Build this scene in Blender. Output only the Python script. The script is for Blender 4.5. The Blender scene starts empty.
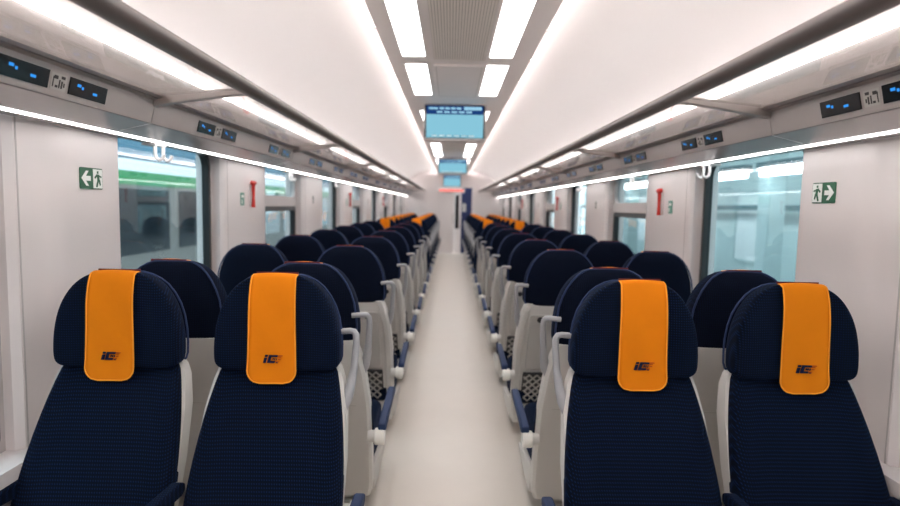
import bpy, bmesh, math, random
from mathutils import Vector, Matrix
random.seed(7)
SC = bpy.context.scene
COL = SC.collection

# ------------------------------------------------------------------ materials
def lin(c):
    c = c / 255.0
    return c / 12.92 if c <= .04045 else ((c + .055) / 1.055) ** 2.4
def rgb(r, g, b):
    return (lin(r), lin(g), lin(b), 1)
def new_mat(name):
    m = bpy.data.materials.new(name); m.use_nodes = True
    nt = m.node_tree; nt.nodes.clear()
    out = nt.nodes.new('ShaderNodeOutputMaterial')
    return m, nt, out
def principled(name, col, rough=.5, metal=0., spec=.5, var=.04, scale=3., bump=0., bscale=80., coat=0.):
    m, nt, out = new_mat(name)
    b = nt.nodes.new('ShaderNodeBsdfPrincipled')
    b.inputs['Roughness'].default_value = rough
    b.inputs['Metallic'].default_value = metal
    b.inputs['Specular IOR Level'].default_value = spec
    b.inputs['Coat Weight'].default_value = coat
    tc = nt.nodes.new('ShaderNodeTexCoord')
    n = nt.nodes.new('ShaderNodeTexNoise'); n.inputs['Scale'].default_value = scale; n.inputs['Detail'].default_value = 4
    nt.links.new(tc.outputs['Object'], n.inputs['Vector'])
    mx = nt.nodes.new('ShaderNodeMix'); mx.data_type = 'RGBA'
    mx.inputs['A'].default_value = tuple(x * (1 - var) for x in col[:3]) + (1,)
    mx.inputs['B'].default_value = tuple(min(1, x * (1 + var)) for x in col[:3]) + (1,)
    nt.links.new(n.outputs['Fac'], mx.inputs['Factor'])
    nt.links.new(mx.outputs['Result'], b.inputs['Base Color'])
    if bump:
        n2 = nt.nodes.new('ShaderNodeTexNoise'); n2.inputs['Scale'].default_value = bscale
        nt.links.new(tc.outputs['Object'], n2.inputs['Vector'])
        bp = nt.nodes.new('ShaderNodeBump'); bp.inputs['Strength'].default_value = bump; bp.inputs['Distance'].default_value = .002
        nt.links.new(n2.outputs['Fac'], bp.inputs['Height']); nt.links.new(bp.outputs['Normal'], b.inputs['Normal'])
    nt.links.new(b.outputs[0], out.inputs[0])
    return m
def emission(name, col, s):
    m, nt, out = new_mat(name)
    e = nt.nodes.new('ShaderNodeEmission'); e.inputs[0].default_value = col; e.inputs[1].default_value = s
    nt.links.new(e.outputs[0], out.inputs[0])
    return m
def fabric(name, base, dot, cell=.0078, rough=.95):
    m, nt, out = new_mat(name)
    tc = nt.nodes.new('ShaderNodeTexCoord')
    sp = nt.nodes.new('ShaderNodeSeparateXYZ'); nt.links.new(tc.outputs['Object'], sp.inputs[0])
    def math_(op, a, b=None):
        n = nt.nodes.new('ShaderNodeMath'); n.operation = op
        for i, v in enumerate((a, b)):
            if v is None: continue
            if isinstance(v, (int, float)): n.inputs[i].default_value = v
            else: nt.links.new(v, n.inputs[i])
        return n.outputs[0]
    k = 2 * math.pi / cell
    sx = math_('SINE', math_('MULTIPLY', math_('ADD', sp.outputs['X'], math_('MULTIPLY', sp.outputs['Y'], .3)), k))
    sz = math_('SINE', math_('MULTIPLY', math_('SUBTRACT', sp.outputs['Z'], math_('MULTIPLY', sp.outputs['Y'], .5)), k))
    f = math_('MULTIPLY', math_('MULTIPLY', math_('ADD', sx, 1), math_('ADD', sz, 1)), .25)
    f = math_('POWER', f, 2.0)
    mx = nt.nodes.new('ShaderNodeMix'); mx.data_type = 'RGBA'
    mx.inputs['A'].default_value = base; mx.inputs['B'].default_value = dot
    nt.links.new(f, mx.inputs['Factor'])
    b = nt.nodes.new('ShaderNodeBsdfPrincipled')
    b.inputs['Roughness'].default_value = rough; b.inputs['Specular IOR Level'].default_value = .15
    b.inputs['Sheen Weight'].default_value = .06; b.inputs['Sheen Tint'].default_value = rgb(70, 120, 210)
    nt.links.new(mx.outputs['Result'], b.inputs['Base Color'])
    bp = nt.nodes.new('ShaderNodeBump'); bp.inputs['Strength'].default_value = .5; bp.inputs['Distance'].default_value = .002
    nt.links.new(f, bp.inputs['Height']); nt.links.new(bp.outputs['Normal'], b.inputs['Normal'])
    nt.links.new(b.outputs[0], out.inputs[0])
    return m
def glass(name, tint, refl=.05, k=1.2, rough=.0, frost=0., frost_col=(.8, .8, .8, 1)):
    m, nt, out = new_mat(name)
    tr = nt.nodes.new('ShaderNodeBsdfTransparent'); tr.inputs[0].default_value = tint
    gl = nt.nodes.new('ShaderNodeBsdfGlossy'); gl.inputs['Roughness'].default_value = rough
    lw = nt.nodes.new('ShaderNodeLayerWeight'); lw.inputs['Blend'].default_value = .5
    fr = nt.nodes.new('ShaderNodeMath'); fr.operation = 'POWER'; fr.inputs[1].default_value = 4.5
    nt.links.new(lw.outputs['Facing'], fr.inputs[0])
    ma = nt.nodes.new('ShaderNodeMath'); ma.operation = 'MULTIPLY_ADD'
    ma.inputs[1].default_value = k; ma.inputs[2].default_value = refl; ma.use_clamp = True
    nt.links.new(fr.outputs[0], ma.inputs[0])
    base = tr.outputs[0]
    if frost:
        tl = nt.nodes.new('ShaderNodeBsdfTranslucent'); tl.inputs[0].default_value = frost_col
        df = nt.nodes.new('ShaderNodeBsdfDiffuse'); df.inputs[0].default_value = frost_col
        md = nt.nodes.new('ShaderNodeMixShader'); md.inputs[0].default_value = .5
        nt.links.new(tl.outputs[0], md.inputs[1]); nt.links.new(df.outputs[0], md.inputs[2])
        mf = nt.nodes.new('ShaderNodeMixShader'); mf.inputs[0].default_value = frost
        nt.links.new(base, mf.inputs[1]); nt.links.new(md.outputs[0], mf.inputs[2])
        base = mf.outputs[0]
    mx = nt.nodes.new('ShaderNodeMixShader')
    nt.links.new(ma.outputs[0], mx.inputs[0]); nt.links.new(base, mx.inputs[1]); nt.links.new(gl.outputs[0], mx.inputs[2])
    nt.links.new(mx.outputs[0], out.inputs[0])
    return m

M = dict(
    wall=principled('wall_plastic', rgb(229, 221, 220), .32, var=.02),
    reveal=principled('reveal_plastic', rgb(190, 183, 182), .45, var=.02),
    ceil=principled('ceiling_white', rgb(250, 245, 244), .45, var=.015),
    cpanel=principled('ceiling_grey', rgb(246, 238, 235), .5, var=.02),
    cslat=principled('ceiling_slat', rgb(247, 239, 232), .5, var=.02),
    cdark=principled('ceiling_dark', rgb(205, 197, 191), .6),
    floor=principled('floor_vinyl', rgb(222, 214, 205), .33, var=.035, scale=5, bump=.08, bscale=200),
    shell=principled('shell_grey', rgb(206, 203, 199), .4, var=.02),
    tray=principled('tray_grey', rgb(190, 187, 183), .45, var=.02),
    handle=principled('handle_grey', rgb(160, 160, 164), .35, var=.02),
    knob=principled('knob_white', rgb(238, 236, 230), .35, var=.02),
    dark=principled('dark_plastic', rgb(38, 38, 42), .5),
    gasket=principled('gasket_black', rgb(22, 25, 28), .4),
    metal=principled('brushed_aluminium', rgb(176, 168, 165), .3, metal=.6, var=.03),
    rail=principled('rail_shaded_grey', rgb(104, 96, 94), .4, metal=.1, var=.03),  # grey darkened all over to carry the shade under the tube
    fascia=principled('fascia_grey', rgb(184, 177, 175), .35, metal=.25, var=.02),
    under=principled('underside_grey', rgb(172, 165, 164), .25, metal=.4, var=.02),
    navy=fabric('navy_weave', rgb(1, 7, 22), rgb(13, 40, 80)),
    navyback=fabric('navy_back_weave', rgb(3, 9, 25), rgb(12, 26, 54), cell=.007),
    pipe=principled('piping_blue', rgb(34, 52, 92), .8),
    pad=principled('armrest_blue', rgb(12, 42, 84), .6, var=.05),
    orange=principled('orange_cloth', rgb(233, 130, 8), .85, spec=.2, var=.05, scale=14, bump=.3, bscale=60),
    hem=principled('orange_hem', rgb(250, 160, 50), .8, spec=.2),
    redtab=principled('red_fabric_tab', rgb(104, 44, 46), .8, spec=.2),
    ink=principled('navy_ink', rgb(16, 22, 58), .7, spec=.2),
    inkred=principled('red_ink', rgb(190, 70, 20), .7, spec=.2),
    net=principled('net_cord', rgb(172, 168, 163), .8),
    netback=principled('pocket_dark', rgb(70, 68, 68), .8),
    signg=principled('sign_green', rgb(24, 92, 62), .4),
    signt=principled('sign_teal', rgb(92, 150, 132), .4),
    signw=principled('sign_white', rgb(236, 240, 236), .4),
    red=principled('hammer_red', rgb(205, 42, 30), .4),
    hook=principled('hook_white', rgb(238, 236, 236), .25),
    lamp=emission('lamp_white', (1, .975, .955, 1), 3.3),
    cove=emission('cove_white', (1, .965, .95, 1), 11),
    strip=emission('strip_white', (1, .98, .97, 1), 7.0),
    scr=emission('screen_cyan', rgb(132, 192, 212), .47),
    scrhead=emission('screen_navy', rgb(28, 62, 118), .45),
    scrtext=emission('screen_text', rgb(150, 200, 225), .48),
    blue_led=emission('display_blue', rgb(50, 140, 225), .55),
    red_led=emission('display_red', rgb(235, 130, 122), .6),
    backp=principled('rack_back_grey', rgb(178, 171, 169), .4, var=.02),
    racklamp=emission('rack_lamp', (1, .97, .955, 1), 6),
    black=principled('display_black', rgb(10, 12, 18), .12, var=0),
    printing=principled('printed_dark', rgb(60, 56, 56), .6),
    winglass=glass('window_glass', (.76, .84, .86, 1), .04, 1.0),
    shelfglass=glass('shelf_glass', (.90, .89, .88, 1), .04, .55, .03, .13, rgb(215, 208, 206)),
    bluepanel=principled('partition_blue', rgb(14, 32, 80), .5),
    outwhite=principled('carriage_white', rgb(232, 236, 238), .4),
    outbody=principled('carriage_body', rgb(110, 104, 100), .5),
    outgreen=principled('carriage_green', rgb(30, 128, 68), .4),
    outteal=principled('carriage_teal', rgb(54, 104, 128), .5),
    outdark=principled('carriage_glass', rgb(22, 30, 36), .1, var=0),
    outgrey=principled('platform_grey', rgb(150, 156, 156), .8, bump=.2),
    outpale=principled('station_pale', rgb(200, 216, 217), .7, var=.1, scale=1.2),
    outroof=principled('station_roof', rgb(84, 112, 118), .7),
    outlamp=emission('station_lamp', (.93, 1, 1, 1), 8),
)

# ------------------------------------------------------------------ mesh helpers
class MB:
    def __init__(s): s.bm = bmesh.new()
    def face(s, pts):
        try: return s.bm.faces.new([s.bm.verts.new(p) for p in pts])
        except ValueError: return None
    def box(s, x0, x1, y0, y1, z0, z1):
        v = [s.bm.verts.new((x, y, z)) for z in (z0, z1) for y in (y0, y1) for x in (x0, x1)]
        for f in ((0, 2, 3, 1), (4, 5, 7, 6), (0, 1, 5, 4), (2, 6, 7, 3), (0, 4, 6, 2), (1, 3, 7, 5)):
            s.bm.faces.new([v[i] for i in f])
        return s
    def loft(s, rings, caps=True, close=True):
        R = [[s.bm.verts.new(p) for p in r] for r in rings]
        n = len(R[0])
        for a, b in zip(R, R[1:]):
            for i in range(n if close else n - 1):
                j = (i + 1) % n
                s.bm.faces.new((a[i], a[j], b[j], b[i]))
        if caps:
            s.bm.faces.new(R[0][::-1]); s.bm.faces.new(R[-1])
        return s
    def prism(s, pts, fn, a, b):
        """closed 2-D outline pts -> fn(u, v, t), between t=a and t=b"""
        return s.loft([[fn(u, v, a) for u, v in pts], [fn(u, v, b) for u, v in pts]])
    def ring(s, outer, inner, fn, a, b):
        n = len(outer)
        V = [[s.bm.verts.new(fn(u, v, t)) for u, v in L] for L in (outer, inner) for t in (a, b)]
        oa, ob, ia, ib = V
        for i in range(n):
            j = (i + 1) % n
            for q in ((oa[i], oa[j], ob[j], ob[i]), (ia[j], ia[i], ib[i], ib[j]), (oa[j], oa[i], ia[i], ia[j]), (ob[i], ob[j], ib[j], ib[i])):
                s.bm.faces.new(q)
        return s
    def tube(s, path, r, n=8, ry=None, caps=True):
        path = [Vector(p) for p in path]
        rings = []; up0 = None
        for i, p in enumerate(path):
            d = (path[min(i + 1, len(path) - 1)] - path[max(i - 1, 0)]).normalized()
            ref = up0 if up0 is not None else (Vector((0, 0, 1)) if abs(d.z) < .9 else Vector((1, 0, 0)))
            a = d.cross(ref).normalized(); b = a.cross(d).normalized(); up0 = b
            rr = r[i] if isinstance(r, (list, tuple)) else r
            rings.append([p + a * (rr * math.cos(2 * math.pi * k / n)) + b * ((ry or rr) * math.sin(2 * math.pi * k / n)) for k in range(n)])
        return s.loft(rings, caps)
    def cyl(s, c, axis, r, h, n=16):
        c = Vector(c); ax = Vector(axis).normalized()
        return s.tube([c - ax * h / 2, c + ax * h / 2], r, n)

def build(name, mb, mat, parent=None, smooth=False, bevel=0, seg=2, sub=0, loc=None, ang=40):
    bm = mb.bm
    bmesh.ops.recalc_face_normals(bm, faces=bm.faces)
    me = bpy.data.meshes.new(name); bm.to_mesh(me); bm.free()
    me.materials.append(mat)
    if smooth:
        for p in me.polygons: p.use_smooth = True
        if smooth == 'auto':
            me.set_sharp_from_angle(angle=math.radians(ang))
    o = bpy.data.objects.new(name, me); COL.objects.link(o)
    if parent: o.parent = parent
    if loc: o.location = loc
    if bevel:
        md = o.modifiers.new('bevel', 'BEVEL'); md.width = bevel; md.segments = seg; md.limit_method = 'ANGLE'; md.angle_limit = math.radians(35)
    if sub:
        md = o.modifiers.new('sub', 'SUBSURF'); md.levels = sub; md.render_levels = sub
    return o
def tag(o, label, cat, group=None, kind=None):
    o['label'] = label; o['category'] = cat
    if group: o['group'] = group
    if kind: o['kind'] = kind
    return o
def struct(o): o['kind'] = 'structure'; return o
def thing(name, label, cat, loc=(0, 0, 0), rz=0, group=None):
    o = bpy.data.objects.new(name, None); COL.objects.link(o)
    o.location = loc; o.rotation_euler = (0, 0, rz); o.empty_display_size = .1
    return tag(o, label, cat, group)
KIDS = {}
def kids(o): return [c for c in bpy.data.objects if c.parent == o]
def copy_tree(o, parent=None):
    c = o.copy(); COL.objects.link(c)
    if parent: c.parent = parent
    if o.name not in KIDS: KIDS[o.name] = [k.name for k in kids(o)]
    for k in KIDS[o.name]: copy_tree(bpy.data.objects[k], c)
    return c
def rrect(u0, u1, v0, v1, r, n=6):
    pts = []
    for cu, cv, a0 in ((u1 - r, v1 - r, 0), (u0 + r, v1 - r, 90), (u0 + r, v0 + r, 180), (u1 - r, v0 + r, 270)):
        for k in range(n + 1):
            a = math.radians(a0 + 90 * k / n)
            pts.append((cu + r * math.cos(a), cv + r * math.sin(a)))
    return pts
def rect_like(u0, u1, v0, v1, n=6):
    """rectangle sampled to pair with rrect point for point"""
    pts = []
    for cu, cv in ((u1, v1), (u0, v1), (u0, v0), (u1, v0)):
        pts += [(cu, cv)] * (n + 1)
    return pts
def interp(tab, x):
    if x <= tab[0][0]: return tab[0][1]
    for (a, fa), (b, fb) in zip(tab, tab[1:]):
        if x <= b:
            return fa + (fb - fa) * (x - a) / (b - a)
    return tab[-1][1]
XYZ = lambda u, v, t: (u, t, v)     # outline in x-z, extruded along y
YZX = lambda u, v, t: (t, u, v)     # outline in y-z, extruded along x
XYt = lambda u, v, t: (u, v, t)     # outline in x-y, extruded along z

Y0, Y1 = -2.6, 17.0          # the car from behind the camera to its end wall
WX = 1.40                    # inner face of the wall panels
# ------------------------------------------------------------------ setting
struct(build('floor', MB().box(-1.57, 1.57, Y0, Y1 + 1.6, -.05, 0), M['floor']))
prof = [(1.41, 1.70), (1.408, 1.84), (1.395, 1.94), (1.36, 2.04), (1.295, 2.145), (1.20, 2.24), (1.07, 2.325), (.92, 2.388), (.76, 2.428), (.60, 2.447), (.45, 2.452), (.30, 2.455)]
full = [(-x, z) for x, z in prof] + [(x, z) for x, z in prof[::-1]]
mb = MB(); mb.loft([[(x, y, z) for x, z in full] for y in (Y0, 5, 11, Y1)], caps=False, close=False)
o = struct(build('ceiling', mb, M['ceil'], smooth='auto', ang=50))
md = o.modifiers.new('solid', 'SOLIDIFY'); md.thickness = .03; md.offset = 0
# flat grey centre panel with turned-up lips
mb = MB()
sec = [(-.44, 2.354), (-.44, 2.345), (-.425, 2.338), (.425, 2.338), (.44, 2.345), (.44, 2.354)]
mb.prism(sec, XYZ, Y0, Y1)
struct(build('trim_1', mb, M['cpanel'], smooth='auto', ang=50))
# end walls
mb = MB()
for a, b in ((-1.5, -.46), (.58, 1.5)): mb.box(a, b, Y1, Y1 + .05, 0, 2.5)
mb.box(-.46, .58, Y1, Y1 + .05, 1.96, 2.5)
struct(build('wall_front', mb, M['wall']))
struct(build('wall_back', MB().box(-1.5, 1.5, Y0 - .05, Y0, 0, 2.5), M['wall']))

WIN0, WP, WW = 2.39, 1.885, 1.09
wins = [(WIN0 + WP * k, WIN0 + WP * k + WW) for k in range(-2, 8)]
wins = [(a, b) if abs(a - (WIN0 - WP)) > .01 else (a + .1, 1.825) for a, b in wins]
wins[-1] = (wins[-1][0], min(wins[-1][1], 16.8))
ZB, ZT = .61, 1.76
def side(s, nm):
    fl = lambda a, b: (min(s * a, s * b), max(s * a, s * b))
    mb = MB()
    mb.box(*fl(1.403, 1.57), Y0, Y1, 0, .59)
    mb.box(*fl(1.365, 1.57), Y0, Y1, .565, .61)
    mb.box(*fl(1.405, 1.57), Y0, Y1, ZT, 1.95)
    edges = [Y0] + [v for w in wins for v in w] + [Y1]
    for a, b in zip(edges[0::2], edges[1::2]):
        # each pillar: a flat face with softly turned edges
        e = min(.035, (b - a) / 4)
        c = .03 if abs(b - WIN0) < .05 else 0
        if c:
            pts = [(1.57, a), (1.45, a), (1.428, a + .02), (1.428, a + .11), (1.42, a + .15), (1.405, a + .19), (1.40, a + .24), (1.40, b - .03), (1.405, b - .008), (1.43, b), (1.57, b)]
        else: pts = [(1.57, a), (1.43, a), (1.412, a + e * .35), (1.40, a + e), (1.40, b - e), (1.412, b - e * .35), (1.43, b), (1.57, b)]
        mb.prism([(s * x, y) for x, y in pts], XYt, .605, ZT + .02)
    struct(build('wall_' + nm, mb, M['wall'], smooth='auto', ang=30))
    # shadow gaps between the wall panels
    mb = MB()
    for a, b in zip(edges[0::2], edges[1::2]):
        for y in (a + .045, b - .045):
            if y > .3 and abs(b - WIN0) > .05: mb.box(*fl(1.3985, 1.402), y - .0025, y + .0025, .675, 1.72)
    mb.box(*fl(1.4265, 1.430), 1.852, 1.858, .61, 1.72)
    struct(build('trim_2' if s < 0 else 'trim_3', mb, M['reveal']))
    struct(build('baseboard_' + nm, MB().box(*fl(1.375, 1.402), Y0, Y1, 0, .12), M['tray'], bevel=.006))
wn = [0]
def window(s, y0, y1, kind):
    wn[0] += 1
    mb = MB()
    xa, xb = sorted((s * 1.480, s * 1.520))
    o_ = rect_like(y0, y1, ZB, ZT); i_ = rrect(y0 + .05, y1 - .035, ZB + .03, ZT - .03, .10)
    mb.ring(o_, i_, YZX, xa, xb)
    if kind == 'B':
        mb.box(min(s * 1.465, s * 1.52), max(s * 1.465, s * 1.52), y0 + .03, y1 - .02, 1.405, 1.475)
    bmesh.ops.dissolve_degenerate(mb.bm, dist=1e-5, edges=mb.bm.edges)
    w = struct(build('window_%d' % wn[0], mb, M['reveal'], smooth='auto'))
    xa, xb = sorted((s * 1.472, s * 1.512))
    if kind == 'A':
        g = MB().ring(rrect(y0 + .045, y1 - .03, ZB + .025, ZT - .025, .10), rrect(y0 + .07, y1 - .055, ZB + .05, ZT - .05, .08), YZX, xa, xb)
        build('gasket', g, M['gasket'], w, smooth='auto')
    else:
        g = MB().ring(rrect(y0 + .045, y1 - .03, ZB + .025, 1.405, .03), rrect(y0 + .085, y1 - .07, ZB + .06, 1.365, .02), YZX, xa, xb)
        build('gasket', g, M['gasket'], w, smooth='auto')
        g = MB().ring(rrect(y0 + .045, y1 - .03, 1.475, ZT - .025, .08), rrect(y0 + .06, y1 - .045, 1.49, ZT - .04, .07), YZX, xa, xb)
        build('hopper_frame', g, M['reveal'], w, smooth='auto')
    xa, xb = sorted((s * 1.494, s * 1.500))
    build('pane', MB().prism(rrect(y0 + .046, y1 - .032, ZB + .026, ZT - .026, .098), YZX, xa, xb), M['winglass'], w)
for s, nm in ((-1, 'left'), (1, 'right')):
    side(s, nm)
    for k, (a, b) in enumerate(wins):
        window(s, a, b, 'B' if k % 2 else 'A')

# ------------------------------------------------------------------ ceiling fittings
SIDE = {-1: 'left', 1: 'right'}
ORD = ['first', 'second', 'third', 'fourth', 'fifth', 'sixth', 'seventh', 'eighth', 'ninth', 'tenth', 'eleventh', 'twelfth', 'thirteenth', 'fourteenth', 'fifteenth', 'sixteenth', 'seventeenth']
lamps = [(-2.3, -1.25), (-1.05, -.05), (.15, 1.15), (1.33, 2.36), (2.56, 3.56), (3.74, 4.77), (5.55, 6.6), (6.78, 7.8), (8.45, 9.5), (9.7, 10.7), (11.3, 12.3), (12.5, 13.5), (14.0, 15.0), (15.2, 16.2)]
nl = 0
for (a, b) in lamps:
    vis = b > 2.4
    if vis: nl += 1
    for s in (-1, 1):
        x0, x1 = (.178, .318) if s > 0 else (-.345, -.205)
        fr = MB().ring(rrect(x0 - .008, x1 + .008, a - .008, b + .008, .022, 4), rrect(x0, x1, a, b, .016, 4), XYt, 2.331, 2.339)
        r = build('ceiling_light', fr, M['cpanel'], smooth='auto')
        if vis:
            ex = {1: 'nearest the camera', 2: 'just in front of the first hanging screen', 3: 'just behind the first hanging screen'}.get(nl, '%s along from the camera' % ORD[nl - 1])
        else:
            ex = 'overhead behind the camera, %s from the back' % ORD[lamps.index((a, b))]
        tag(r, 'white ceiling lamp %s of the ceiling centre, %s' % (SIDE[s], ex), 'ceiling light', 'ceiling lamps')
        build('diffuser', MB().prism(rrect(x0 + .001, x1 - .001, a + .001, b - .001, .016, 4), XYt, 2.3325, 2.3375), M['lamp'], r)
for s in (-1, 1):
    mb = MB()
    sec = [(s * x, z) for x, z in ((.215, 2.360), (.235, 2.360), (.235, 2.430), (.215, 2.430))]
    mb.prism(sec, XYZ, Y0 + .02, Y1 - .02)
    r = build('cove_light', mb, M['cove'], smooth='auto')
    tag(r, 'long glowing white cove light along the %s edge of the grey ceiling panel' % SIDE[s], 'cove light', 'cove lights')
    mb = MB()
    y = .6
    while y < 16.5:
        mb.box(*sorted((s * .36, s * .455)), y - .012, y + .012, 2.348, 2.358); y += .62
    build('clip', mb, M['cpanel'], r)['kind'] = 'stuff'
def grille(a, b, hw, lab):
    r = thing('ceiling_grille', lab, 'ceiling vent', (0, (a + b) / 2, 2.338), 0, 'ceiling grilles')
    L = (b - a) / 2
    build('backing', MB().box(-hw, hw, -L, L, -.004, 0), M['cdark'], r)
    mb = MB(); n = 22
    for k in range(n):
        x = -hw + 2 * hw * (k + .5) / n
        mb.box(x - hw * .68 / n, x + hw * .68 / n, -L, L, -.012, -.003)
    build('slats', mb, M['cslat'], r)['kind'] = 'stuff'
    build('frame', MB().ring(rect_like(-hw - .012, hw + .012, -L - .02, L + .02, 0), rect_like(-hw, hw, -L, L, 0), XYt, -.013, 0), M['cpanel'], r)
grille(-2.2, 1.2, .155, 'ribbed ceiling grille overhead behind the camera')
grille(1.36, 3.62, .155, 'beige ribbed ceiling grille between the nearest pair of lamps')
grille(6.75, 9.6, .155, 'ribbed ceiling grille behind the first hanging screen')
def access(a, b, lab):
    r = build('ceiling_hatch', MB().box(-.165, .165, a, b, 2.326, 2.339), M['cpanel'], bevel=.004)
    tag(r, lab, 'ceiling panel', 'ceiling hatches')
    build('seam', MB().ring(rect_like(-.15, .15, a + .015, b - .015, 0), rect_like(-.146, .146, a + .019, b - .019, 0), XYt, 2.325, 2.327), M['cdark'], r)
access(3.76, 4.8, 'smooth grey ceiling hatch in front of the first hanging screen')
access(5.6, 6.6, 'smooth grey ceiling hatch behind the first hanging screen')
o = build('smoke_detector', MB().box(-.055, .055, 6.18, 6.30, 2.285, 2.327), M['signw'], smooth='auto', bevel=.015)
tag(o, 'small white box on the ceiling just behind the first hanging screen', 'detector')

def screen(y, zc, w, h, lab, first=False):
    r = thing('information_screen', lab, 'screen', (-.015, y, zc), 0, 'hanging screens')
    build('housing', MB().prism(rrect(-w / 2, w / 2, -h / 2, h / 2, .015, 3), XYZ, 0, .07), M['reveal'], r, bevel=.004, smooth='auto')
    build('bezel', MB().prism(rrect(-w / 2 + .01, w / 2 - .01, -h / 2 + .022, h / 2 - .012, .01, 3), XYZ, -.006, .002), M['black'], r)
    sw, sh = w - .05, h - .055
    z0, z1 = -h / 2 + .028, h / 2 - .018
    sc_ = build('display', MB().box(-sw / 2, sw / 2, -.009, -.006, z0, z1), M['scr'], r)
    hh = (z1 - z0) * .27
    build('header_bar', MB().box(-sw / 2, sw / 2, -.0105, -.0085, z1 - hh, z1), M['scrhead'], sc_)
    mb = MB()
    mb.box(sw * .16, sw * .47, -.012, -.010, z1 - hh * .48, z1 - hh * .1)
    mb.box(-sw * .46, -sw * .30, -.012, -.010, z1 - hh * .42, z1 - hh * .2)
    for k in range(4): mb.box(-sw * .27 + k * sw * .1, -sw * .19 + k * sw * .1, -.012, -.010, z1 - hh * .42, z1 - hh * .18)
    for k in range(5): mb.box(-sw * .32 + k * sw * .13, -sw * .22 + k * sw * .13, -.012, -.010, z1 - hh * .84, z1 - hh * .62)
    build('text_line', mb, M['scrtext'], sc_)['kind'] = 'stuff'
    mb = MB()
    for k in range(6): mb.box(-sw * .4 + k * sw * .13, -sw * .31 + k * sw * .13, -.0105, -.0085, z0 + .012, z0 + .020)
    build('footer_text', mb, M['signw'], sc_)['kind'] = 'stuff'
    build('mount', MB().box(-w * .42, w * .42, .01, .06, h / 2 - .005, 2.345 - zc), M['reveal'], r)
screen(5.2, 2.175, .555, .325, 'nearest wide information screen hanging from the ceiling over the aisle', True)
screen(10.85, 2.165, .56, .29, 'middle information screen hanging beyond the first one')
screen(16.6, 2.135, .52, .36, 'farthest information screen hanging just before the end wall')
r = thing('departure_sign', 'long red lit display above the end doorway', 'display sign', (0.0, 16.9, 1.87))
build('housing', MB().box(-.42, .36, 0, .1, -.06, .07), M['signw'], r, bevel=.01)
build('lit_panel', MB().box(-.39, .33, -.006, .004, -.035, .045), M['red_led'], r)

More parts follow.
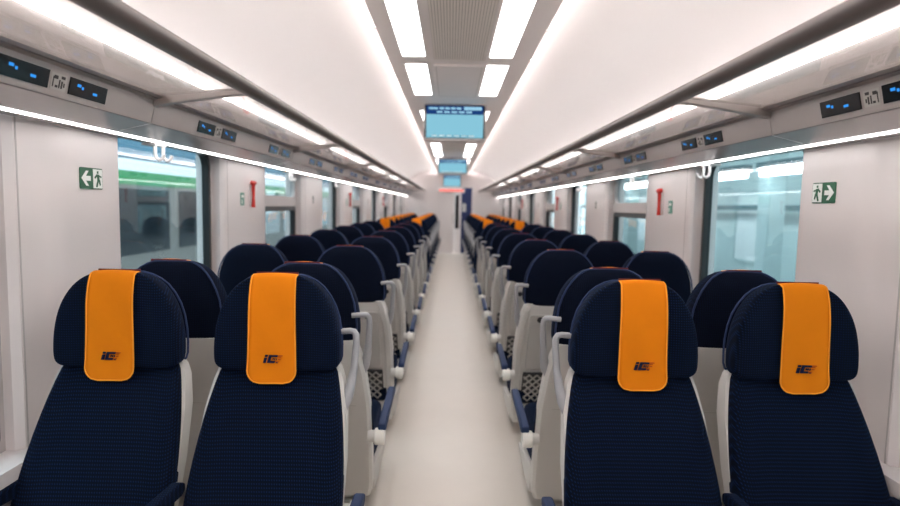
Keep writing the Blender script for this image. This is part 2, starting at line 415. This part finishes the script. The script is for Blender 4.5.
# ------------------------------------------------------------------ luggage racks
brk = [-1.65, .30, 2.22, 4.15, 6.08, 8.0, 9.93, 11.86, 13.78, 15.7]
pairs = [-.1, .75, 1.69, 2.83, 3.84, 4.86, 5.83, 6.75, 7.65, 8.9, 9.85, 10.8, 11.75, 12.7, 13.65, 14.6, 15.5]
for s in (-1, 1):
    r = thing('luggage_rack', 'long overhead luggage rack with glass shelf above the %s windows' % SIDE[s], 'luggage rack', (s * 1.16, Y0, 1.83), 0, 'luggage racks')
    fn = lambda u, v, t: (s * u - s * 1.16, t - Y0, v - 1.83)
    P = lambda x, y, z: (s * x - s * 1.16, y - Y0, z - 1.83)
    a, b = Y0 + .01, Y1 - .01
    pts = [(.803 + .036 * math.cos(q * math.pi / 8), 1.862 + .025 * math.sin(q * math.pi / 8)) for q in range(16)]
    build('front_rail', MB().prism(pts, fn, a, b), M['rail'], r, smooth='auto')
    build('front_lip', MB().prism([(.812, 1.868), (.835, 1.868), (.835, 1.852), (.812, 1.852)], fn, a, b), M['metal'], r)
    build('rear_rail', MB().prism([(1.125, 1.840), (1.125, 1.826), (1.14, 1.820), (1.14, 1.826), (1.146, 1.826), (1.146, 1.818), (1.168, 1.812), (1.172, 1.840)], fn, a, b), M['metal'], r)
    build('fascia', MB().prism([(1.163, 1.814), (1.182, 1.731), (1.20, 1.731), (1.20, 1.814)], fn, a, b), M['fascia'], r)
    build('underside', MB().prism([(1.183, 1.736), (1.186, 1.728), (1.348, 1.690), (1.40, 1.690), (1.40, 1.70), (1.35, 1.70), (1.20, 1.742)], fn, a, b), M['under'], r)
    for y0, y1 in zip([Y0 + .02] + brk, brk + [Y1 - .02]):
        build('glass_shelf', MB().prism([(.83, 1.863), (.83, 1.857), (1.13, 1.829), (1.13, 1.835)], fn, y0 + .018, y1 - .018), M['shelfglass'], r)
    for y in brk:
        mb = MB(); mb.prism([(.812, 1.868), (.812, 1.840), (.86, 1.838), (1.10, 1.803), (1.165, 1.790), (1.165, 1.840)], fn, y - .016, y + .016)
        build('bracket', mb, M['metal'], r, bevel=.004)
        build('joint', MB().prism([(1.1815, 1.731), (1.1625, 1.814), (1.1605, 1.814), (1.1795, 1.7292), (1.300, 1.7000), (1.300, 1.7022)], fn, y - .002, y + .002), M['reveal'], r)
    build('back_panel', MB().prism([(1.372, 1.70), (1.372, 1.945), (1.330, 2.018), (1.336, 2.022), (1.379, 1.95), (1.379, 1.70)], fn, a, b), M['backp'], r, smooth='auto')
    o = build('rack_light', MB().prism([(s * x, z) for x, z in ((1.318, 2.010), (1.306, 2.026), (1.318, 2.036), (1.330, 2.020))], XYZ, Y0 + .02, Y1 - .02), M['racklamp'])
    tag(o, 'bright thin light line above the glass of the %s luggage rack' % SIDE[s], 'light strip', 'light lines above the racks')
    # displays on the fascia: slanted plates, the number label between each two
    def plate(name, yc, hw, v0, v1, th, mat, par):
        def f(u, v, t):     # u along the car, v 0..1 up the fascia, t outward
            x = 1.182 - .019 * v - t * .973; z = 1.731 + .083 * v - t * .228
            return P(x, yc + u, z)
        mb = MB(); mb.prism([(-hw, v0), (hw, v0), (hw, v1), (-hw, v1)], f, -.004, th)
        return build(name, mb, mat, par), f
    for yc in pairs:
        if yc < -.5: continue
        for dy in (-.135, .135):
            d, f = plate('seat_display', yc + dy, .09, .2, .80, .004, M['black'], r)
            mb = MB()
            for u0, w_, v0, v1 in ((-.050, .016, .54, .64), (-.032, .008, .48, .58), (.03, .020, .40, .49)):
                mb.prism([(u0 * s * -1 - w_ / 2, v0), (u0 * s * -1 + w_ / 2, v0), (u0 * s * -1 + w_ / 2, v1), (u0 * s * -1 - w_ / 2, v1)], f, .0035, .005)
            build('digits', mb, M['blue_led'], d)['kind'] = 'stuff'
        lb, f = plate('number_plate', yc, .032, .22, .78, .0015, M['tray'], r)
        mb = MB()
        for u0, u1, v0, v1 in ((-.022, -.006, .58, .70), (-.026, -.022, .30, .66), (-.014, -.004, .30, .38), (.0, .005, .3, .58), (.008, .024, .62, .72), (.01, .016, .3, .55), (.02, .025, .36, .5)):
            mb.prism([(u0, v0), (u1, v0), (u1, v1), (u0, v1)], f, .001, .0022)
        build('printing', mb, M['printing'], lb)['kind'] = 'stuff'
    mb = MB().prism([(s * x, z) for x, z in ((1.323, 1.6958), (1.323, 1.6945), (1.341, 1.6904), (1.341, 1.6916))], XYZ, Y0 + .02, Y1 - .02)
    o = build('light_strip', mb, M['strip'])
    tag(o, 'thin bright white light strip running under the %s luggage rack' % SIDE[s], 'light strip', 'light strips under the racks')

# ------------------------------------------------------------------ small things on the pillars
def wall_plate(s, name, y, z, w, h, mat, lab, cat, group, x=1.40):
    r = thing(name, lab, cat, (s * x, y, z), 0, group)
    def f(u, v, t): return (-s * t, -s * u, v)          # u to the viewer's right when facing the wall on side s
    if s < 0: f = lambda u, v, t: (t, u, v)
    else: f = lambda u, v, t: (-t, -u, v)
    build('panel', MB().prism(rrect(-w / 2, w / 2, -h / 2, h / 2, .006, 3), f, -.001, .004), mat, r)
    return r, f
def poly(mb, f, pts, t0=.0035, t1=.0055): mb.prism(pts, f, t0, t1)
for s in (-1, 1):
    r, f = wall_plate(s, 'exit_sign', 2.19 if s < 0 else 2.225, 1.515, .135, .080, M['signg'], 'green exit sign with white arrow on the near %s wall panel' % SIDE[s], 'exit sign', 'exit signs')
    q = 1 if s < 0 else -1       # the arrow points to the picture's left on the left wall, right on the right
    # seen facing the wall: left wall arrow at the left
    mb = MB()
    A = [(-.062, 0), (-.034, .028), (-.020, .028), (-.036, .009), (-.008, .009), (-.008, -.009), (-.036, -.009), (-.020, -.028), (-.034, -.028)]
    poly(mb, f, [(u * q, v) for u, v in A]); build('arrow', mb, M['signw'], r)
    mb = MB()
    poly(mb, f, [(u * q, v) for u, v in ((.008, -.036), (.064, -.036), (.064, .036), (.008, .036))]); dr = build('doorway', mb, M['signw'], r)
    mb = MB()
    for pts in ([(.030, .020), (.038, .020), (.038, .029), (.030, .029)], [(.026, .018), (.042, .016), (.044, -.004), (.032, -.006)], [(.032, -.004), (.040, -.004), (.030, -.032), (.022, -.030)], [(.038, -.004), (.045, -.002), (.052, -.022), (.046, -.026)], [(.026, .016), (.030, .012), (.018, .000), (.014, .006)], [(.042, .014), (.044, .008), (.056, .004), (.056, .010)]):
        poly(mb, f, [(u * q, v) for u, v in pts], .005, .007)
    build('running_figure', mb, M['signg'], dr)
    for k, yp in enumerate((3.92, 3.92 + 2 * WP, 3.92 + 4 * WP)):
        wh = ['nearest the camera', 'second from the camera', 'farthest from the camera'][k]
        r = thing('emergency_hammer', 'red emergency hammer on the %s wall, %s' % (SIDE[s], wh), 'hammer', (s * 1.40, yp, 1.50), 0, 'emergency hammers')
        g = lambda x, y, z: (-s * x, y, z)
        build('holder', MB().box(*sorted((0, -s * .012)), -.022, .022, -.095, .06), M['wall'], r, bevel=.004)
        build('handle', MB().tube([g(.024, 0, -.10), g(.024, 0, -.03), g(.024, 0, .055)], [.013, .009, .012], 10), M['red'], r, smooth='auto')
        build('head', MB().tube([g(.024, -.036, .068), g(.024, -.026, .066), g(.024, .026, .066), g(.024, .036, .068)], [.006, .015, .015, .006], 10), M['red'], r, smooth='auto')
        r, f = wall_plate(s, 'instruction_sign', yp - .15, 1.455, .062, .084, M['signt'], 'small green instruction sign by the %s wall red hammer %s' % (SIDE[s], wh), 'sign', 'instruction signs')
        mb = MB()
        poly(mb, f, [(-.020, .010), (.020, .010), (.020, .026), (-.020, .026)]); poly(mb, f, [(-.020, -.030), (-.008, -.030), (-.008, -.006), (-.020, -.006)])
        build('pictogram', mb, M['signw'], r)
    for k, yp in enumerate((3.92 + WP, 3.92 + 3 * WP)):
        r, f = wall_plate(s, 'notice_plate', yp - .1, 1.47, .05, .08, M['tray'], 'small grey notice plate on the %s wall, %s' % (SIDE[s], ['nearer the camera', 'farther from the camera'][k]), 'notice', 'notice plates')
        mb = MB()
        poly(mb, f, [(-.015, .0), (.015, .0), (.015, .03), (-.015, .03)]); poly(mb, f, [(-.012, -.03), (.012, -.03), (.012, -.012), (-.012, -.012)])
        build('pictogram', mb, M['printing'], r)
    hooks = (2.62, 4.75, 6.6) if s < 0 else (3.16, 4.45, 6.2)
    for k, y in enumerate(hooks):
        r = thing('coat_hook', 'white double coat hook hanging below the %s light strip, %s' % (SIDE[s], ['nearest the camera', 'second along from the camera', 'third along from the camera'][k]), 'coat hook', (s * 1.325, y, 1.686), 0, 'coat hooks')
        g = lambda x, yy, z: (-s * x, yy, z)
        build('base', MB().box(*sorted((s * .085, s * .020)), -.05, .05, -.006, .004), M['hook'], r, bevel=.003)
        for d in (-.036, .036):
            build('hook', MB().tube([g(-.030, d, .002), g(-.030, d, -.040), g(-.026, d, -.060), g(-.012, d, -.070), g(.004, d, -.062), g(.010, d, -.044)], .008, 8), M['hook'], r, smooth='auto')

# ------------------------------------------------------------------ end of the car
r = thing('door_1', 'white sliding door', 'door', (-.2, Y1 + .06, 0)); del r['label'], r['category']; struct(r)
build('door_leaf', MB().box(-.27, .275, 0, .04, .01, 1.95), M['wall'], r, bevel=.004)
build('door_handle', MB().box(.22, .24, -.03, 0, .9, 1.2), M['metal'], r, bevel=.004)
r = thing('end_partition', 'white post with dark glass strip beside the end doorway', 'partition', (.19, Y1 + .2, 0))
build('post', MB().box(.02, .085, 0, .05, 0, 1.95), M['wall'], r, bevel=.004)
build('glass_strip', MB().box(-.10, .02, .01, .04, .75, 1.75), M['black'], r)
build('lower_panel', MB().box(-.10, .02, .01, .04, 0, .75), M['wall'], r)
build('upper_panel', MB().box(-.10, .02, .01, .04, 1.75, 1.95), M['wall'], r)
r = thing('vestibule_panel', 'tall dark blue panel seen through the end doorway', 'panel', (.43, Y1 + .35, 0))
build('panel', MB().box(-.16, .17, 0, .06, 0, 1.97), M['bluepanel'], r, bevel=.006)
build('notice', MB().box(-.12, -.01, -.006, .0, 1.25, 1.50), M['tray'], r)
struct(build('wall_vestibule', MB().box(-1.5, 1.5, Y1 + 1.5, Y1 + 1.55, 0, 2.5), M['wall']))

# ------------------------------------------------------------------ seats
LEAN = .45
def yc(z): return -LEAN * (.93 - z) - .045
HZ = [(.884, .168), (.890, .192), (.902, .206), (.92, .211), (.96, .211), (1.0, .208), (1.05, .200), (1.09, .187), (1.125, .169), (1.155, .147), (1.175, .125), (1.19, .099), (1.198, .074), (1.202, .03)]
HD = [(.884, .042), (.890, .050), (.902, .056), (1.0, .060), (1.09, .056), (1.125, .052), (1.155, .046), (1.175, .037), (1.19, .027), (1.198, .018), (1.202, .008)]
EX = .62
CONC = .024
def hcy(z): return .04 * (z - 1.05) - .088
def head_pt(z, t):
    w, d = interp(HZ, z), interp(HD, z)
    c, q = math.cos(t), math.sin(t)
    x = w * math.copysign(abs(c) ** EX, c); y = d * math.copysign(abs(q) ** EX, q)
    if y < 0:
        k = min(1, abs(x) / w); y += CONC * (1 - k ** 2) * min(1, d / .06) - .010 * k ** 3 * (1 if abs(y) > d * .5 else abs(y) / (d * .5))
    else: y *= 1.15
    return (x, y + hcy(z), z)
def head_front(x, z):
    w, d = interp(HZ, z), interp(HD, z)
    k = min(.999, abs(x) / w); c = k ** (1 / EX); q = math.sqrt(1 - c * c)
    return hcy(z) - d * q ** EX + CONC * (1 - k ** 2) * min(1, d / .06) - .010 * k ** 3
def make_headrest(root):
    mb = MB(); N = 36
    mb.loft([[head_pt(z, 2 * math.pi * (i + .5) / N) for i in range(N)] for z, _ in HZ])
    h = build('headrest', mb, M['navyback'], root, smooth=True, sub=1)
    h.data.materials.append(M['navy'])
    for p in h.data.polygons:
        if p.center.y < hcy(p.center.z) + .012: p.material_index = 1
    path = []
    zs = [z for z, _ in HZ[1:-1]]
    for z in zs: path.append((interp(HZ, z) * .965, hcy(z) + interp(HD, z) * .82, z))
    path += [(-x, y, z) for x, y, z in path[::-1]]
    build('piping', MB().tube(path, .004, 6), M['pipe'], h, smooth=True)
    return h
# the orange cloth: over the top of the head and down the front
TOP = 1.212
def cover_path():
    P = [(hcy(1.19) + .010, 1.1995), (hcy(1.19) + .006, 1.2015), (hcy(1.19) + .000, 1.203), (hcy(1.19) - .008, 1.203), (hcy(1.19) - .018, 1.199)]
    for z in (1.19, 1.18, 1.16, 1.13, 1.10, 1.06, 1.02, .98, .94, .92): P.append((head_front(0, z) - .007, z))
    yb = head_front(0, .92) - .007
    for z in (.90, .89, .88, .87, .86, .853, .848): P.append((yb - .10 * (.92 - z), z))
    return P
CP = cover_path()
def cover_pt(u, i):
    """u in metres across, i float index along the path"""
    a = int(min(i, len(CP) - 2)); f = i - a
    y = CP[a][0] * (1 - f) + CP[a + 1][0] * f; z = CP[a][1] * (1 - f) + CP[a + 1][1] * f
    bow = 0
    if i > 3:
        zz = min(max(z, .93), 1.185)
        bow = (head_front(u, zz) - head_front(0, zz)) * (.9 if z > .92 else .8)
    return (u, y + bow + .0015 * math.sin(u * 45 + z * 30), z - (.005 * (u / .08) ** 2 if i < 5 else .0))
def make_cover(root):
    mb = MB(); n = 12
    L = len(CP)
    def hw(i):
        w = .072 + .011 * max(0, (i - 5)) / (L - 6)
        z = CP[i][1]
        if i > L - 8:
            d = max(0, (.895 - z) / (.895 - .848)); w -= .045 * (1 - math.sqrt(max(0, 1 - d ** 2.2)))
        return w
    rows = [[cover_pt(-hw(i) + 2 * hw(i) * k / n, i) for k in range(n + 1)] for i in range(L)]
    V = [[mb.bm.verts.new(p) for p in r] for r in rows]
    for a, b in zip(V, V[1:]):
        for k in range(n): mb.bm.faces.new((a[k], a[k + 1], b[k + 1], b[k]))
    c = build('head_cover', mb, M['orange'], root, smooth=True)
    c['label'] = 'orange cloth head cover with dark logo'
    md = c.modifiers.new('solid', 'SOLIDIFY'); md.thickness = .0025; md.offset = 1
    edge = [r[0] for r in rows[2:]] + rows[-1][1:-1] + [r[-1] for r in rows[2:][::-1]]
    edge = [(x, y - .002, z) for x, y, z in edge]
    build('hem', MB().tube(edge, .0028, 6), M['hem'], c, smooth=True)
    # tab at the back of the top
    mb = MB()
    yt = hcy(1.19) + .014
    mb.box(-.070, .070, yt - .002, yt + .003, 1.194, 1.2062)
    t = build('fastening_tab', mb, M['redtab'], c)
    t['label'] = 'thin red fastening tab at the back of the cover'
    # logo: slanted letters i and C with speed lines to the right
    zi = lambda z: next((i + (CP[i][1] - z) / (CP[i][1] - CP[i + 1][1]) for i in range(4, len(CP) - 1) if CP[i][1] >= z >= CP[i + 1][1]))
    def put(mb, u0, v0, u1, v1, sl=.28, lift=.0075):
        ps = []
        for (u, v) in ((u0, v0), (u1, v0), (u1, v1), (u0, v1)):
            x, y, z = cover_pt(u + sl * v, zi(.915 + v)); ps.append(Vector((x, y - lift, z)))
        back = [p + Vector((0, .004, 0)) for p in ps]
        mb.loft([ps, back])
    mb = MB()
    put(mb, -.028, 0, -.019, .017); put(mb, -.028, .020, -.019, .026)
    put(mb, -.015, 0, -.006, .026); put(mb, -.006, 0, .010, .006); put(mb, -.006, .020, .014, .026)
    put(mb, .000, .010, .003, .016); put(mb, .006, .009, .008, .016); put(mb, .012, .009, .014, .016)
    put(mb, .014, .0, .020, .002)
    build('logo', mb, M['ink'], c)
    mb = MB()
    put(mb, .016, .0235, .030, .0255); put(mb, .016, .0195, .026, .0212); put(mb, .012, .0035, .022, .005); put(mb, .018, .012, .026, .0135)
    build('logo_lines', mb, M['inkred'], c)
    return c
def make_seat(s, aisle, tray=True):
    """s: side (local x) on which the aisle lies; front is -y"""
    r = thing('train_seat', 'x', 'train seat')
    W = .22
    # pedestal
    mb = MB(); mb.box(-.11, .11, -.66, -.48, 0, .19); mb.box(-.13, .13, -.70, -.46, 0, .02)
    build('pedestal', mb, M['tray'], r, bevel=.008)
    # back shell with recessed centre
    mb = MB(); rings = []
    for z, w in ((.09, .218), (.16, .230), (.35, .238), (.60, .242), (.76, .232), (.85, .216), (.885, .204), (.898, .194)):
        f_, b_ = yc(z) - .015, yc(z) + .058 - max(0, z - .82) * .36
        rc = .018 if tray else .002
        rings.append([(-w, f_, z), (-w, b_ - .014, z), (-w + .012, b_, z), (-w + .036, b_, z), (-w + .042, b_ - rc, z), (w - .042, b_ - rc, z), (w - .036, b_, z), (w - .012, b_, z), (w, b_ - .014, z), (w, f_, z)])
    mb.loft(rings)
    build('seat_shell', mb, M['shell'], r, smooth='auto', ang=30)
    # low side rails that carry the cushion
    for q in (-1, 1):
        mb = MB(); x0, x1 = sorted((q * .205, q * .232))
        mb.prism([(yc(.09) - .01, .09), (yc(.09) - .12, .088), (-.80, .118), (-.86, .150), (-.84, .165), (-.60, .190), (yc(.24) - .02, .235)], YZX, x0, x1)
        build('side_rail', mb, M['shell'], r, bevel=.006)
    # cushion
    prof = [(-.26, .39), (-.34, .40), (-.50, .408), (-.68, .418), (-.76, .412), (-.81, .39), (-.825, .35), (-.80, .28), (-.77, .21), (-.74, .18), (-.60, .19), (-.42, .21), (-.30, .24)]
    mb = MB()
    mb.loft([[(x, y0_ * (1 - e * .04) - e * .012 + 0, .30 + (z - .30) * (1 - e * .18)) for y0_, z in prof] for x, e in ((-.215, 1), (-.205, .35), (-.18, 0), (0, .06), (.18, 0), (.205, .35), (.215, 1))])
    build('seat_cushion', mb, M['navy'], r, smooth='auto', ang=50)
    # upholstered backrest
    mb = MB(); rings = []; N = 28
    for z, w, d in ((.35, .215, .05), (.38, .243, .072), (.46, .248, .078), (.56, .245, .077), (.68, .235, .071), (.80, .216, .062), (.88, .197, .052), (.925, .180, .04)):
        ring = []
        for i in range(N):
            t = 2 * math.pi * (i + .5) / N; c, q = math.cos(t), math.sin(t)
            x = w * math.copysign(abs(c) ** .45, c); y = math.copysign(abs(q) ** .55, q)
            y = y * d if y < 0 else y * .02
            if y < 0: y += .016 * (1 - (x / w) ** 2) - .006 * math.cos(x / w * 6)
            ring.append((x, y + yc(z) - .005, z))
        rings.append(ring)
    mb.loft(rings)
    build('backrest', mb, M['navy'], r, smooth=True, sub=1)
    make_headrest(r)
    make_cover(r)
    def fb(u, v, t): return (u, yc(v) + .040 + t, v)
    if tray:
        # tray table on the back
        mb = MB(); mb.prism(rrect(-.170, .170, .475, .835, .02, 4), fb, -.004, .012)
        tr = build('tray_table', mb, M['tray'], r, bevel=.004, smooth='auto')
        mb = MB(); mb.prism([(.0 + .017 * math.cos(k * math.pi / 8), .806 + .017 * math.sin(k * math.pi / 8)) for k in range(16)], fb, .010, .022)
        mb.bm.transform(Matrix.Translation((s * .112, 0, 0)))
        build('latch', mb, M['dark'], tr)
        mb = MB(); mb.prism(rrect(-.160, .160, .772, .780, .003, 2), fb, .008, .016)
        build('ledge', mb, M['tray'], tr)
        # net pocket
        mb = MB(); mb.prism(rrect(-.178, .178, .225, .455, .012, 3), fb, -.006, .002)
        npk = build('net_pocket', mb, M['netback'], r)
        mb = MB(); n = 9
        for k in range(-n, n + 1):
            for sl in (1, -1):
                u0 = k * .046; pts = []
                # clip the diagonal to the pocket
                for e in range(13):
                    v = .245 + .195 * e / 12; u = u0 + sl * (v - .345)
                    if -.172 <= u <= .172: pts.append(fb(u, v, .009))
                if len(pts) > 1: mb.tube(pts, .0052, 5)
        build('net', mb, M['net'], npk)['kind'] = 'stuff'
        build('elastic_edge', MB().tube([fb(-.176, .450, .006), fb(0, .444, .014), fb(.176, .450, .006)], .006, 6), M['dark'], npk)
    else:
        build('joint_line', MB().prism([(-.19, .598), (.19, .598), (.19, .602), (-.19, .602)], fb, .0155, .0175), M['tray'], r)
    if aisle:
        x0 = s * .195
        mb = MB()
        hy = lambda z: yc(z) + .02
        pth = [(s * .185, hy(.90), 1.000), (s * .230, hy(.90), 1.004), (s * .243, hy(.90) - .002, 1.002), (s * .251, hy(.895) - .004, .992), (s * .253, hy(.88) - .006, .965), (s * .247, hy(.85), .885), (s * .241, hy(.81), .835), (s * .230, hy(.775), .790), (s * .212, hy(.75), .755)]
        mb.tube(pth, [.0105, .0105, .011, .0115, .012, .013, .016, .020, .022], 12, None)
        build('grab_handle', mb, M['handle'], r, smooth='auto')
    def rest(ax, hw, za, ya, mat):
        pr = [(ya + .005, za + .014), (ya - .02, za + .024), (ya - .38, za + .050), (ya - .425, za + .043), (ya - .435, za + .028), (ya - .40, za + .012), (ya - .02, za - .020), (ya + .004, za - .012)]
        return build('armrest', MB().prism(pr, YZX, ax - hw, ax + hw), mat, r, bevel=.007, seg=3, smooth='auto')
    if aisle:
        ax, za, ya = s * .290, .488, -.19
        am = rest(ax, .017, za, ya, M['pad'])
        build('pivot_knob', MB().cyl((ax - s * .010, ya - .010, za - .044), (1, 0, 0), .036, .044, 24), M['knob'], am, bevel=.006, smooth='auto')
        build('pivot_arm', MB().cyl((s * .25, ya - .010, za - .044), (1, 0, 0), .026, .04, 16), M['shell'], am, smooth='auto')
    else:
        for ax in (s * .256, -s * .238):
            am = rest(ax, .018, .535, -.235, M['navy'])
            build('pivot_arm', MB().cyl((ax * .93, -.235, .530), (1, 0, 0), .020, .05, 14), M['shell'], am, smooth='auto')
    return r
PROTO = {}
def place(x, y, face, aisle, label, group, tray=True):
    """face +1: towards the camera (local -y = world -y); -1: away"""
    wx = 1 if x < 0 else -1                   # world direction of the aisle
    s = wx * face
    key = (s, aisle, tray)
    if key not in PROTO:
        PROTO[key] = o = make_seat(s, aisle, tray)
    else:
        o = copy_tree(PROTO[key])
    o.location = (x, y, 0); o.rotation_euler = (0, 0, 0 if face > 0 else math.pi)
    o['label'] = label; o['group'] = group
    return o
AX, VX = .602, 1.132
RS = .010
ROW1, ROW2, PITCH = 1.985, 2.20, .95
for sx in (-1, 1):
    for ax in (True, False):
        x = sx * (AX if ax else VX) - (.018 if sx > 0 else 0)
        o = place(x, ROW1, 1, ax, 'navy seat facing camera with orange cover, front row, %s' % ('next to aisle on %s' % SIDE[sx] if ax else 'against the %s wall' % SIDE[sx]), 'front seats facing the camera', False)
        for c in kids(o):
            if c.name.startswith('head_cover'): c.location = (.018, -.002, 0) if sx > 0 else (-.010, -.001, 0)   # laid a little off centre
for k in range(7):
    y = ROW2 + PITCH * k
    where = 'directly behind the front row' if k == 0 else '%s row of seat backs from the front' % ORD[k]
    for sx in (-1, 1):
        place(sx * AX - RS * (sx > 0), y, -1, True, 'navy seat turned away, aisle side on %s, %s' % (SIDE[sx], where), 'seats facing away', k > 0)
        place(sx * VX - RS * (sx > 0), y, -1, False, 'navy seat turned away, window side on %s, %s' % (SIDE[sx], where), 'seats facing away', k > 0)
for k in range(8):
    y = 9.74 + .93 * k
    for sx in (-1, 1):
        for ax in (True, False):
            place(sx * (AX if ax else VX) - RS * (sx > 0), y, 1, ax, 'distant seat with orange cover, %s side on %s, %s of the far rows facing camera' % ('aisle' if ax else 'window', SIDE[sx], ORD[k]), 'far seats facing the camera')

# ------------------------------------------------------------------ outside the windows
r = thing('railway_carriage', 'white and green carriage standing outside the left windows', 'train carriage', (-4.0, 8, 0))
build('body', MB().box(-2.5, 0, -14, 22, .2, 2.30), M['outbody'], r, bevel=.02)
build('white_band', MB().box(-.01, .010, -14, 22, 1.79, 1.935), M['outwhite'], r)
build('green_band', MB().box(-.01, .012, -14, 22, 1.62, 1.79), M['outgreen'], r)
build('roof_band', MB().box(-2.5, .02, -14, 22, 1.935, 2.75), M['outteal'], r, bevel=.03)
for k in range(12):
    build('window_band', MB().box(-.01, .01, -12.6 + k * 2.6, -10.3 + k * 2.6, .75, 1.57), M['outdark'], r)
struct(build('ground_outside', MB().box(-8, -1.55, -6, 26, -.9, -.8), M['outgrey']))
struct(build('platform', MB().box(1.9, 7.0, -6, 26, -.9, .05), M['outgrey']))
struct(build('wall_station', MB().box(6.0, 6.1, -6, 26, .05, 3.2), M['outpale']))
struct(build('ceiling_station', MB().box(2.2, 6.2, -6, 26, 3.2, 3.3), M['outroof']))
for k in range(7):
    y = -3.0 + k * 3.4
    r = thing('platform_lamp', 'long white lamp over the platform outside the right windows, %s along' % ORD[k], 'lamp', (4.6, y, 2.02), 0, 'platform lamps')
    build('tube', MB().box(-.05, .05, -1.45, 1.45, -.06, .06), M['outlamp'], r, bevel=.01)
    build('housing', MB().box(-.08, .08, -1.5, 1.5, .06, .14), M['outroof'], r)
    build('rod', MB().box(-.015, .015, -.015, .015, .14, 1.18), M['outroof'], r)
    r = thing('platform_column', 'pale square column on the platform outside the right windows, %s along' % ORD[k], 'column', (4.9, y + 1.7, .05), 0, 'platform columns')
    build('shaft', MB().box(-.14, .14, -.14, .14, 0, 3.15), M['outpale'], r, bevel=.015)
    build('foot', MB().box(-.18, .18, -.18, .18, 0, .15), M['outgrey'], r)

r = thing('platform_railing', 'long grey rail across the platform outside the right windows', 'railing', (5.6, 10, .05))
build('rail', MB().box(-.03, .03, -15, 15, 1.40, 1.50), M['outroof'], r, bevel=.01)
for k in range(13): build('post', MB().box(-.025, .025, -15 + 2.5 * k - .025 + (.05 if k == 0 else 0), -15 + 2.5 * k + .025, 0, 1.42), M['outroof'], r)
for k in range(6):
    r = thing('notice_board', 'pale blank board on the station wall outside the right windows, %s along' % ORD[k], 'notice board', (5.99, 1.2 + k * 3.4, 1.0), 0, 'station boards')
    build('board', MB().box(-.03, 0, -.7, .7, -.55, .75), M['outwhite'], r, bevel=.01)
    build('frame', MB().ring(rect_like(-.75, .75, -.6, .8, 0), rect_like(-.7, .7, -.55, .75, 0), YZX, -.045, 0), M['outpale'], r)

# ------------------------------------------------------------------ world, camera, view
w = bpy.data.worlds.new('world'); SC.world = w; w.use_nodes = True
w.node_tree.nodes['Background'].inputs[0].default_value = (.74, .85, .90, 1)
w.node_tree.nodes['Background'].inputs[1].default_value = 2.2
cam = bpy.data.cameras.new('camera'); co = bpy.data.objects.new('camera', cam); COL.objects.link(co)
cam.sensor_width = 36; cam.lens = 36 * 575 / 900
co.matrix_world = Matrix.Translation((-.035, 0, 1.44)) @ Matrix.Rotation(math.radians(90 - 4.74), 4, 'X') @ Matrix.Rotation(math.radians(1.1), 4, 'Z')
cam.clip_start = .02
cam.dof.use_dof = True; cam.dof.focus_distance = 1.86; cam.dof.aperture_fstop = 1.9
SC.camera = co
vs = SC.view_settings
vs.view_transform = 'Standard'; vs.look = 'None'; vs.gamma = 1; vs.use_curve_mapping = False; vs.exposure = 1.2
cy = SC.cycles
cy.max_bounces = 8; cy.diffuse_bounces = 5; cy.glossy_bounces = 4; cy.transparent_max_bounces = 16
cy.caustics_reflective = False; cy.caustics_refractive = False; cy.sample_clamp_indirect = 6
cy.use_denoising = True
